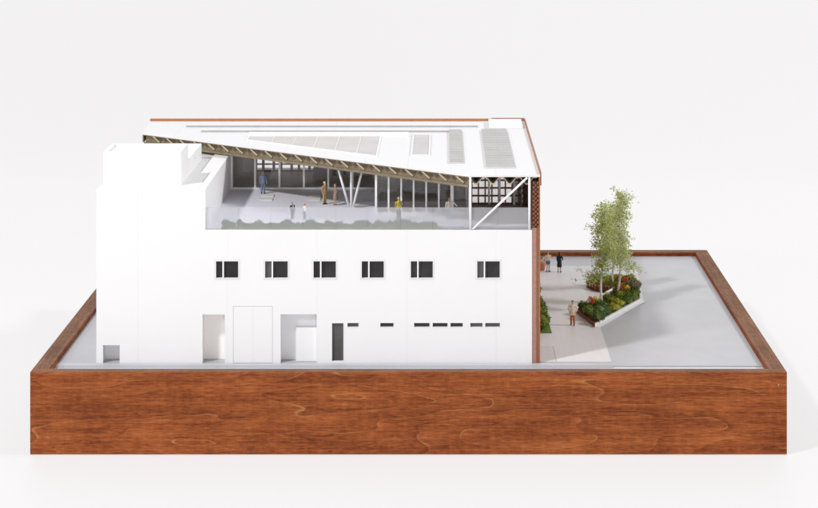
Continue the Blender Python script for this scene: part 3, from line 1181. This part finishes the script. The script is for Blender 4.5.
person("fair haired man in a blue grey suit alone on the terrace by the glazing", fl(p, FLZ), .25, R(25),
       ("bluegrey_cloth", (.19, .24, .33)), ("bluegrey_cloth", (.19, .24, .33)), 'trousers', ("blond_hair", (.48, .33, .15)), coat=.80, stride=.04)
p = on(324.6, 204.2, FLZ)
person("white bearded man in a tan suit facing the woman on the terrace", fl(p, FLZ), .25, R(50),
       ("tan_cloth", (.43, .29, .15)), ("tan_cloth", (.43, .29, .15)), 'trousers', ("white_hair", (.62, .58, .50)), coat=.78,
       armL=[(.215, 0, 1.42), (.27, .0, 1.14), (.16, -.25, 1.18)], beard=("white_hair", (.62, .58, .50)))
p = on(335.3, 205.2, FLZ)
person("woman in a brown patterned coat and orange shoes beside the tan suited man", fl(p, FLZ), .238, R(-70),
       ("brown_coat", (.30, .20, .14)), ("brown_coat", (.30, .20, .14)), 'dress', ("auburn_hair", (.30, .15, .07)), False, .60,
       shoes=("orange_shoes", (.45, .17, .05)), armR=[(-.20, 0, 1.42), (-.26, -.03, 1.15), (-.16, -.22, 1.15)])


def head_at(px, py, y):
    d = y + 20
    return (px - 443) * d / FOC, y, CAM_H - (py + 152) * d / FOC


# people close behind the parapet
x, y, zt = head_at(292.4, 202.0, 1.15)
person("brown haired person in a dark jacket whose head shows over the frosted parapet", (x, y, FLZ), zt - FLZ, R(40),
       ("charcoal_cloth", (.06, .06, .065)), ("dark_cloth", (.05, .05, .06)), 'trousers', ("brown_hair", (.16, .07, .035)), coat=.86, shirt=("white_shirt", (.8, .8, .8)))
x, y, zt = head_at(304.6, 203.8, 1.15)
person("person with red hair and white top, head just above the parapet", (x, y, FLZ), zt - FLZ, R(-60),
       ("white_shirt", (.8, .8, .8)), ("dark_cloth", (.05, .05, .06)), 'trousers', ("red_hair", (.26, .05, .03)), False, .92)
x, y, zt = head_at(398.6, 197.0, 1.05)
person("blond person in dark jacket and bright yellow waistcoat behind the parapet", (x, y, FLZ), zt - FLZ, R(35),
       ("yellow_cloth", (.55, .46, .05)), ("dark_cloth", (.05, .05, .06)), 'trousers', ("blond_hair", (.62, .50, .26)), coat=.84, sleeves=False)
x, y, zt = head_at(449.2, 197.5, 1.12)
person("person in a cream shirt by the thick white post, arm stretched out", (x, y, FLZ), zt - FLZ, R(10),
       ("cream_shirt", (.70, .64, .54)), ("blue_jeans", (.16, .22, .36)), 'trousers', ("auburn_hair", (.30, .15, .07)), coat=.94,
       armL=[(.215, 0, 1.42), (.42, -.03, 1.30), (.62, -.06, 1.02)])
p = on(440, 200, FLZ + .006)
person("dim figure in a brown coat inside the glazed pavilion", (-.035, 1.78, FLZ + .006), .22, R(80),
       ("brown_wool", (.17, .10, .05)), ("brown_wool", (.17, .10, .05)), 'trousers', ("black_hair", (.03, .02, .018)), coat=.66)

# ------------------------------------------------------------------ planting
def clump(mb, c, r, n, size):
    c = Vector(c)
    for _ in range(n):
        d = Vector((random.gauss(0, 1), random.gauss(0, 1), random.gauss(0, 1))).normalized()
        rr = random.uniform(.72, 1.06)
        q = c + Vector((d.x * r[0], d.y * r[1], abs(d.z) * r[2] if random.random() < .85 else d.z * r[2])) * rr
        mb.leaf(q, size * random.uniform(.7, 1.4), .6)


def bush(name, label, cat, c, r, mat, n=150, size=.020, group=None, lumps=5):
    """a shrub: several uneven leafy lumps on short stems"""
    t = thing(name, label, cat, (c[0], c[1], c[2]), 0, group)
    fo = MB()
    st = MB()
    for k in range(lumps):
        a = random.uniform(0, TAU)
        rr = random.uniform(.15, .62) if k else 0
        q = Vector((c[0] + math.cos(a) * rr * r[0], c[1] + math.sin(a) * rr * r[1], c[2] + r[2] * random.uniform(.30, .55)))
        f = random.uniform(.42, .62)
        lr = (r[0] * f, r[1] * f, r[2] * random.uniform(.38, .60))
        core = MB().ball(q, tuple(x * .72 for x in lr), 7, 5)
        core.v = [tuple(Vector(v) + Vector((random.uniform(-1, 1), random.uniform(-1, 1), random.uniform(-1, 1))) * lr[2] * .16) for v in core.v]
        fo.add(core.v, core.f)
        clump(fo, q, lr, n // lumps, size)
        st.loft([(c[0], c[1], c[2] - .004), tuple(q)], [.005, .003], 5)
    fo.build("foliage", M[mat], t)
    st.build("stem", M['soil'], t)
    return t


SZ = .852                     # soil level
# front planter
fp = [(1.675, 2.04), (2.315, 3.30), (2.33, 3.72), (2.02, 3.56), (1.80, 3.02), (1.513, 2.75)]
bp = [(1.735, 4.10), (1.78, 3.92), (1.88, 3.80), (2.02, 3.76), (2.18, 3.80), (2.32, 3.90), (2.34, 4.22), (2.15, 4.36), (1.86, 4.30)]


def inset(poly, tk):
    pv = [Vector(p) for p in poly]
    n = len(pv)
    out = []
    for i in range(n):
        e1 = (pv[i] - pv[i - 1]).normalized(); e2 = (pv[(i + 1) % n] - pv[i]).normalized()
        n1 = Vector((-e1.y, e1.x)); n2 = Vector((-e2.y, e2.x))
        m_ = (n1 + n2).normalized()
        out.append(pv[i] + m_ * tk / max(.35, m_.dot(n1)))
    return out


def planter(poly, label, edge_mats, h=.075):
    pc = sum((Vector(p) for p in poly), Vector((0, 0))) / len(poly)
    t = thing("planter", label, "planter", (pc.x, pc.y, PZ))
    inn = inset(poly, .022)
    n = len(poly)
    for i in range(n):
        j = (i + 1) % n
        MB().prism([poly[i], poly[j], tuple(inn[j]), tuple(inn[i])], PZ + .001, PZ + h).build("side_panel", M[edge_mats[i]], t)
    MB().prism([tuple(p) for p in inn], PZ + .002, SZ - .012).build("soil", M['soil'], t)
    return t


pt = planter(fp, "angular planter with rusty brown end and long white front edge", ['slab', 'slab', 'corten', 'slab', 'corten', 'corten'], .040)
# pale seat board along the rear edge of the front planter
MB().bar((1.815, 3.08, SZ + .045), (2.03, 3.54, SZ + .045), .035, .012).build("seat_board", M['rail_white'], pt)
# thin paved strip in front of the white edge
struct(MB().prism([(1.684, 2.040), (1.712, 2.026), (2.352, 3.288), (2.322, 3.302)], GZ + .0065, GZ + .010).build("path", M['slab']))
planter(bp, "curved low rusty planter of upright logs behind the front planter", ['corten'] * len(bp), .07)
# upright half-logs along the curved face
rp = bpy.data.objects["planter.001"]
for (a, c) in zip(bp[:4], bp[1:5]):
    a, c = Vector(a), Vector(c)
    m_ = max(2, int((c - a).length / .032))
    for k in range(m_):
        q = a.lerp(c, (k + .5) / m_)
        hh_ = PZ + random.uniform(.062, .085)
        MB().loft([(q.x, q.y, PZ + .001), (q.x, q.y, hh_)], [.017, .015], 7).build("log", M['corten' if random.random() < .6 else 'edge_wood'], rp, smooth=True)

kinds = [
    ('leaf_dark', "dark green"), ('leaf_blue', "bluish green"), ('leaf_olive', "olive"), ('leaf_lime', "yellow green")]


def in_poly(x, y, poly):
    c = False
    n = len(poly)
    for i in range(n):
        (x1, y1), (x2, y2) = poly[i], poly[i - 1]
        if (y1 > y) != (y2 > y) and x < (x2 - x1) * (y - y1) / (y2 - y1) + x1:
            c = not c
    return c


def cover(poly, label, mat, n, size, parentname="ground_cover"):
    b = MB()
    xs_ = [p[0] for p in poly]; ys_ = [p[1] for p in poly]
    k = 0
    while k < n:
        x, y = random.uniform(min(xs_), max(xs_)), random.uniform(min(ys_), max(ys_))
        if not in_poly(x, y, poly):
            continue
        k += 1
        hh_ = .022 + .050 * (.5 + .5 * mnoise.noise(Vector((x * 9, y * 9, 1.3))))
        b.leaf((x, y, SZ - .012 + random.uniform(.2, 1) * hh_), size * random.uniform(.7, 1.4), 1.0)
    o = b.build(parentname, M[mat])
    o['kind'] = 'stuff'
    o['label'] = label
    o['category'] = "ground cover"
    return o


cover([tuple(p) for p in inset(fp, .024)], "leafy ground cover carpeting the front planter", 'leaf_mix', 5200, .022)
cover([tuple(p) for p in inset(bp, .024)], "leafy ground cover carpeting the curved rear planter", 'leaf_olive', 2000, .022)

front_shrubs = [
    ((1.72, 2.22), (.085, .085, .085), 'leaf_blue', "bluish green shrub at the pointed front corner of the planter"),
    ((1.60, 2.62), (.085, .10, .085), 'leaf_dark', "dark green shrub above the rusty end, nearest the man"),
    ((1.63, 2.42), (.075, .085, .075), 'leaf_dark', "dark green shrub halfway along the rusty end of the planter"),
    ((1.78, 2.46), (.085, .10, .080), 'leaf_blue', "bluish shrub just behind the white edge near its front end"),
    ((1.76, 2.74), (.075, .085, .075), 'leaf_dark', "dark shrub at the foot of the nearer birch trunk"),
    ((1.92, 2.62), (.065, .080, .062), 'leaf_lime', "low yellow green shrub behind the white planter edge"),
    ((1.99, 2.82), (.075, .085, .068), 'leaf_lime', "brightest yellow shrub at the middle of the white edge"),
    ((1.90, 2.96), (.080, .095, .085), 'leaf_olive', "olive shrub between the two birch trunks"),
    ((2.10, 2.98), (.080, .095, .080), 'leaf_dark', "dark green shrub right of the yellow shrub on the white edge"),
    ((2.20, 3.22), (.080, .095, .082), 'leaf_dark', "dark green shrub at the right end of the white edge"),
    ((2.08, 3.22), (.080, .10, .085), 'leaf_olive', "olive shrub at the foot of the farther birch trunk"),
    ((2.02, 3.42), (.065, .08, .08), 'leaf_dark', "dark shrub against the end of the white seat board"),
    ((2.17, 3.60), (.080, .11, .085), 'leaf_olive', "olive shrub beside the seat board's far end, left of the mauve flowers"),
    ((2.27, 3.70), (.070, .10, .085), 'leaf_olive', "olive shrub at the very back corner of the front planter"),
    ((2.25, 3.50), (.075, .10, .085), 'leaf_dark', "dark green shrub at the rear right of the front planter"),
]
for (xy, r, mk, lb) in front_shrubs:
    bush("shrub", lb, "shrub", (xy[0], xy[1], SZ - .012), tuple(q * 1.32 for q in r), mk, 420, .022, "shrubs in the front planter", 6)
rear_shrubs = [
    ((1.84, 4.10), (.085, .12, .085), 'leaf_dark', "dark shrub at the left end of the curved planter"),
    ((1.98, 4.00), (.085, .13, .080), 'leaf_olive', "olive shrub above the log wall of the curved planter"),
    ((2.12, 4.12), (.085, .13, .085), 'leaf_lime', "lime shrub in the middle of the curved planter"),
    ((2.20, 4.00), (.085, .12, .085), 'leaf_dark', "dark shrub right of the lime shrub in the curved planter"),
    ((2.29, 4.08), (.075, .12, .080), 'leaf_olive', "olive shrub at the right end of the curved planter"),
]
for (xy, r, mk, lb) in rear_shrubs:
    bush("shrub", lb, "shrub", (xy[0], xy[1], SZ - .012), tuple(q * 1.2 for q in r), mk, 380, .020, "shrubs in the curved rear planter", 6)


def flower(label, c, r, mat, n=110, group="flowering plants in the planters"):
    t = thing("flowering_plant", label, "flower", c, 0, group)
    b, st = MB(), MB()
    for k in range(8):
        a = random.uniform(0, TAU); rr = r * random.uniform(.1, .95)
        q = Vector((c[0] + math.cos(a) * rr, c[1] + math.sin(a) * rr, c[2] + r * random.uniform(1.5, 2.6)))
        st.loft([(c[0], c[1], c[2]), tuple(q)], [.003, .002], 5)
        for _ in range(n // 8):
            b.leaf(q + Vector((random.gauss(0, 1), random.gauss(0, 1), random.gauss(0, 1))) * r * .28, .019, .3)
    b.build("petals", M[mat], t)
    st.build("stem", M['leaf_dark'], t)


def at_soil(px, py, dz=.055):
    q = on(px, py, SZ + dz)
    return (q.x, q.y, SZ + .035)


flower("red flowers at the front left of the planter near the man", at_soil(592.0, 302.5, .09), .036, 'fl_red')
flower("yellow flowers left of the nearer birch trunk", at_soil(596.5, 301.0, .09), .042, 'fl_yellow')
flower("dusky pink flowers behind the red flowers at the planter's left end", at_soil(590.5, 301.0, .075), .032, 'fl_pink')
flower("red flowers right of the farther birch trunk", at_soil(623.0, 289.0, .09), .036, 'fl_red')
flower("orange red flowers touching the far birch trunk in the front planter", at_soil(619.5, 287.5, .10), .028, 'fl_red')
flower("yellow flowers on the right beside the red ones", at_soil(627.2, 289.3, .09), .036, 'fl_yellow')
flower("red flowers in the curved rear planter", at_soil(625.0, 281.0, .09), .036, 'fl_red')
flower("mauve flowers at the far right of the planting", at_soil(636.0, 287.0, .09), .046, 'fl_purple')
flower("mauve flowers just right of the rear red flowers", at_soil(629.5, 283.0, .09), .030, 'fl_purple')

# hedge along the building's plaza side: bed things with clumps
hedge_spec = [
    ((1.08, 1.92), 'leaf_olive', .080, "olive shrub at the front end of the bed along the building's side"),
    ((1.10, 2.12), 'leaf_dark', .088, "dark green shrub second from the front along the building's side"),
    ((1.07, 2.36), 'leaf_lime', .078, "yellow green shrub in the middle of the side bed"),
    ((1.10, 2.60), 'leaf_dark', .088, "dark shrub behind the yellow green one in the side bed"),
    ((1.09, 2.86), 'leaf_olive', .086, "olive shrub at the rear end of the side bed"),
    ((1.09, 3.62), 'leaf_olive', .076, "olive shrub standing apart behind the side bed gap"),
    ((1.08, 3.88), 'leaf_lime', .070, "yellow green shrub farthest back along the building's side"),
]
for (xy, mk, r, lb) in hedge_spec:
    bush("shrub", lb, "shrub", (xy[0], xy[1], PZ + .001), (r * 1.08, r * 1.55, .165), mk, 420, .022, "shrubs along the building's plaza side", 7)
struct(MB().prism([(1.004, 1.78), (1.185, 1.78), (1.165, 2.98), (1.004, 2.98)], PZ + .001, PZ + .006).build("planting_bed", M['leaf_dark']))

# potted plant at the far corner of the building
pp = on(541.0, 270.0, PZ)
tpot = thing("potted_plant", "terracotta pot with green plant at the far corner of the building", "potted plant", (pp.x, pp.y, PZ))
MB().loft([(pp.x, pp.y, PZ + .001), (pp.x, pp.y, PZ + .09), (pp.x, pp.y, PZ + .105)], [.045, .062, .066], 16).build("pot", M['terracotta'], tpot, smooth=True)
b = MB(); clump(b, (pp.x, pp.y, PZ + .12), (.05, .05, .045), 80, .022); b.build("foliage", M['leaf_dark'], tpot)

# terrace hedge behind the frosted glass
tr = thing("trough_hedge", "clipped green hedge strip behind the frosted terrace parapet", "hedge", (-1.15, .66, DZ))
MB().box(-2.28, -.03, FY + .038, FY + .115, DZ + .001, DZ + .022).build("trough", M['leaf_lime'], tr)
b = MB()
x = -2.24
rh = random.Random(5)
while x < -.10:
    hh_ = rh.choice((.038, .048, .060, .075, .088, .062))
    r = rh.uniform(.035, .075)
    core = MB().ball((x, FY + .062, DZ + .018 + hh_ * .40), (r * .9, .022, hh_ * .45), 8, 6)
    b.add(core.v, core.f)
    clump(b, (x, FY + .062, DZ + .02 + hh_ * .36), (r, .024, hh_ * .58), 60, .024)
    x += r * rh.uniform(.8, 1.5)
b.build("foliage", M['leaf_hedge'], tr)


# ------------------------------------------------------------------ birches
def birch(label, base, H, lean, mat, n, spread, low=.30, seed=1, extra=()):
    random.seed(seed)
    t = thing("birch_tree", label, "tree", base, 0, "young birch trees in the planters")
    base = Vector(base)
    tr_ = MB()
    path, rad = [], []
    for i in range(11):
        f = i / 10
        path.append(base + Vector((lean[0] * f + .018 * math.sin(f * 9 + seed), lean[1] * f + .015 * math.cos(f * 7 + seed), H * f * .96)))
        rad.append(.0115 * (1 - f) ** .8 + .0025)
    tr_.loft(path, rad, 8)
    lv = MB()

    def trunk(f):
        k = min(9, int(f * 10))
        return path[k].lerp(path[k + 1], f * 10 - k)
    for i in range(n + len(extra)):
        f = low + (1 - low) * (i + random.random()) / n
        a = i * 2.4 + random.uniform(-.5, .5)
        if i >= n:
            f, a = extra[i - n][:2]
        p0 = trunk(min(.99, f))
        ln = extra[i - n][2] if i >= n else spread * (1.05 - .62 * (f - low) / (1 - low)) * random.uniform(.55, 1.15)
        if i < n and f < low + .08:
            ln *= .75
        el = random.uniform(.30, 1.0) if i < n else random.uniform(.0, .35)
        d = Vector((math.cos(a) * math.cos(el), math.sin(a) * math.cos(el), math.sin(el)))
        p1 = p0 + d * ln * .6
        p2 = p1 + (d + Vector((0, 0, -.5))).normalized() * ln * .5
        tr_.loft([p0, p1, p2], [.0042, .0026, .0013], 5)
        # twigs with clusters of leaves
        for j in range(random.randint(6, 11)):
            u = random.uniform(.25, 1.05)
            q = p0.lerp(p1, u * 1.6) if u < .62 else p1.lerp(p2, (u - .62) / .4)
            tw = q + Vector((random.gauss(0, 1), random.gauss(0, 1), random.gauss(-.1, .8))) * .045
            tr_.loft([q, tw], [.0016, .0009], 4)
            for _ in range(random.randint(8, 14)):
                lv.leaf(tw + Vector((random.gauss(0, 1), random.gauss(0, 1), random.gauss(0, 1))) * .021, .029)
    tr_.build("trunk", M['bark'], t)
    lv.build("crown", M[mat], t)


b1 = on(602.0, 304.5, SZ)
b2 = on(618.0, 297.5, SZ)
b3 = on(613.8, 283.5, SZ)
birch("nearest birch with greener leaves, left trunk in the front planter", (b1.x, b1.y, SZ - .01), 1.14, (.02, .05), 'leaf_birch', 36, .158, .34, 3,
      [(.26, 3.0, .16), (.30, 3.5, .17), (.34, 3.2, .17)])
birch("tallest birch with paler leaves, right trunk in the front planter", (b2.x, b2.y, SZ - .01), 1.26, (.04, .05), 'leaf_birch2', 36, .185, .28, 12,
      [(.26, .2, .19), (.32, -.3, .19)])
birch("short birch with thin trunk in the curved rear planter", (b3.x, b3.y, SZ - .01), .98, (-.02, -.10), 'leaf_birch2', 26, .175, .30, 23)
random.seed(99)

# ------------------------------------------------------------------ light: white studio, softbox front left, second lamp from the right
world = bpy.data.worlds.new("World")
SC.world = world
world.use_nodes = True
bg = world.node_tree.nodes["Background"]
bg.inputs["Color"].default_value = (1.0, .99, 1.0, 1)
bg.inputs["Strength"].default_value = .35


def lamp(name, direction, dist, power, size, color, target=(-.3, 2.5, 1.2)):
    l = bpy.data.lights.new(name, 'AREA')
    l.shape = 'DISK'
    l.size = size
    l.energy = power
    l.color = color
    o = bpy.data.objects.new(name, l)
    COL.objects.link(o)
    d = Vector(direction).normalized()
    o.location = Vector(target) + d * dist
    o.rotation_euler = (-d).to_track_quat('-Z', 'Y').to_euler()
    return o


lamp("key_softbox", (-.68, -.66, 1.0), 45, 11600, 3.2, (1, .985, .965))
lamp("low_softbox", (-1.33, -1.13, .66), 45, 3800, 3.0, (.97, .98, 1.0))
lamp("front_softbox", (.10, -1.0, .10), 45, 2700, 9.0, (1, .99, .98))
lamp("fill_softbox", (.80, -.06, .58), 42, 9600, 6.0, (1, .99, .98))
SC.cycles.max_bounces = 10
SC.cycles.transparent_max_bounces = 16
SC.cycles.use_denoising = True
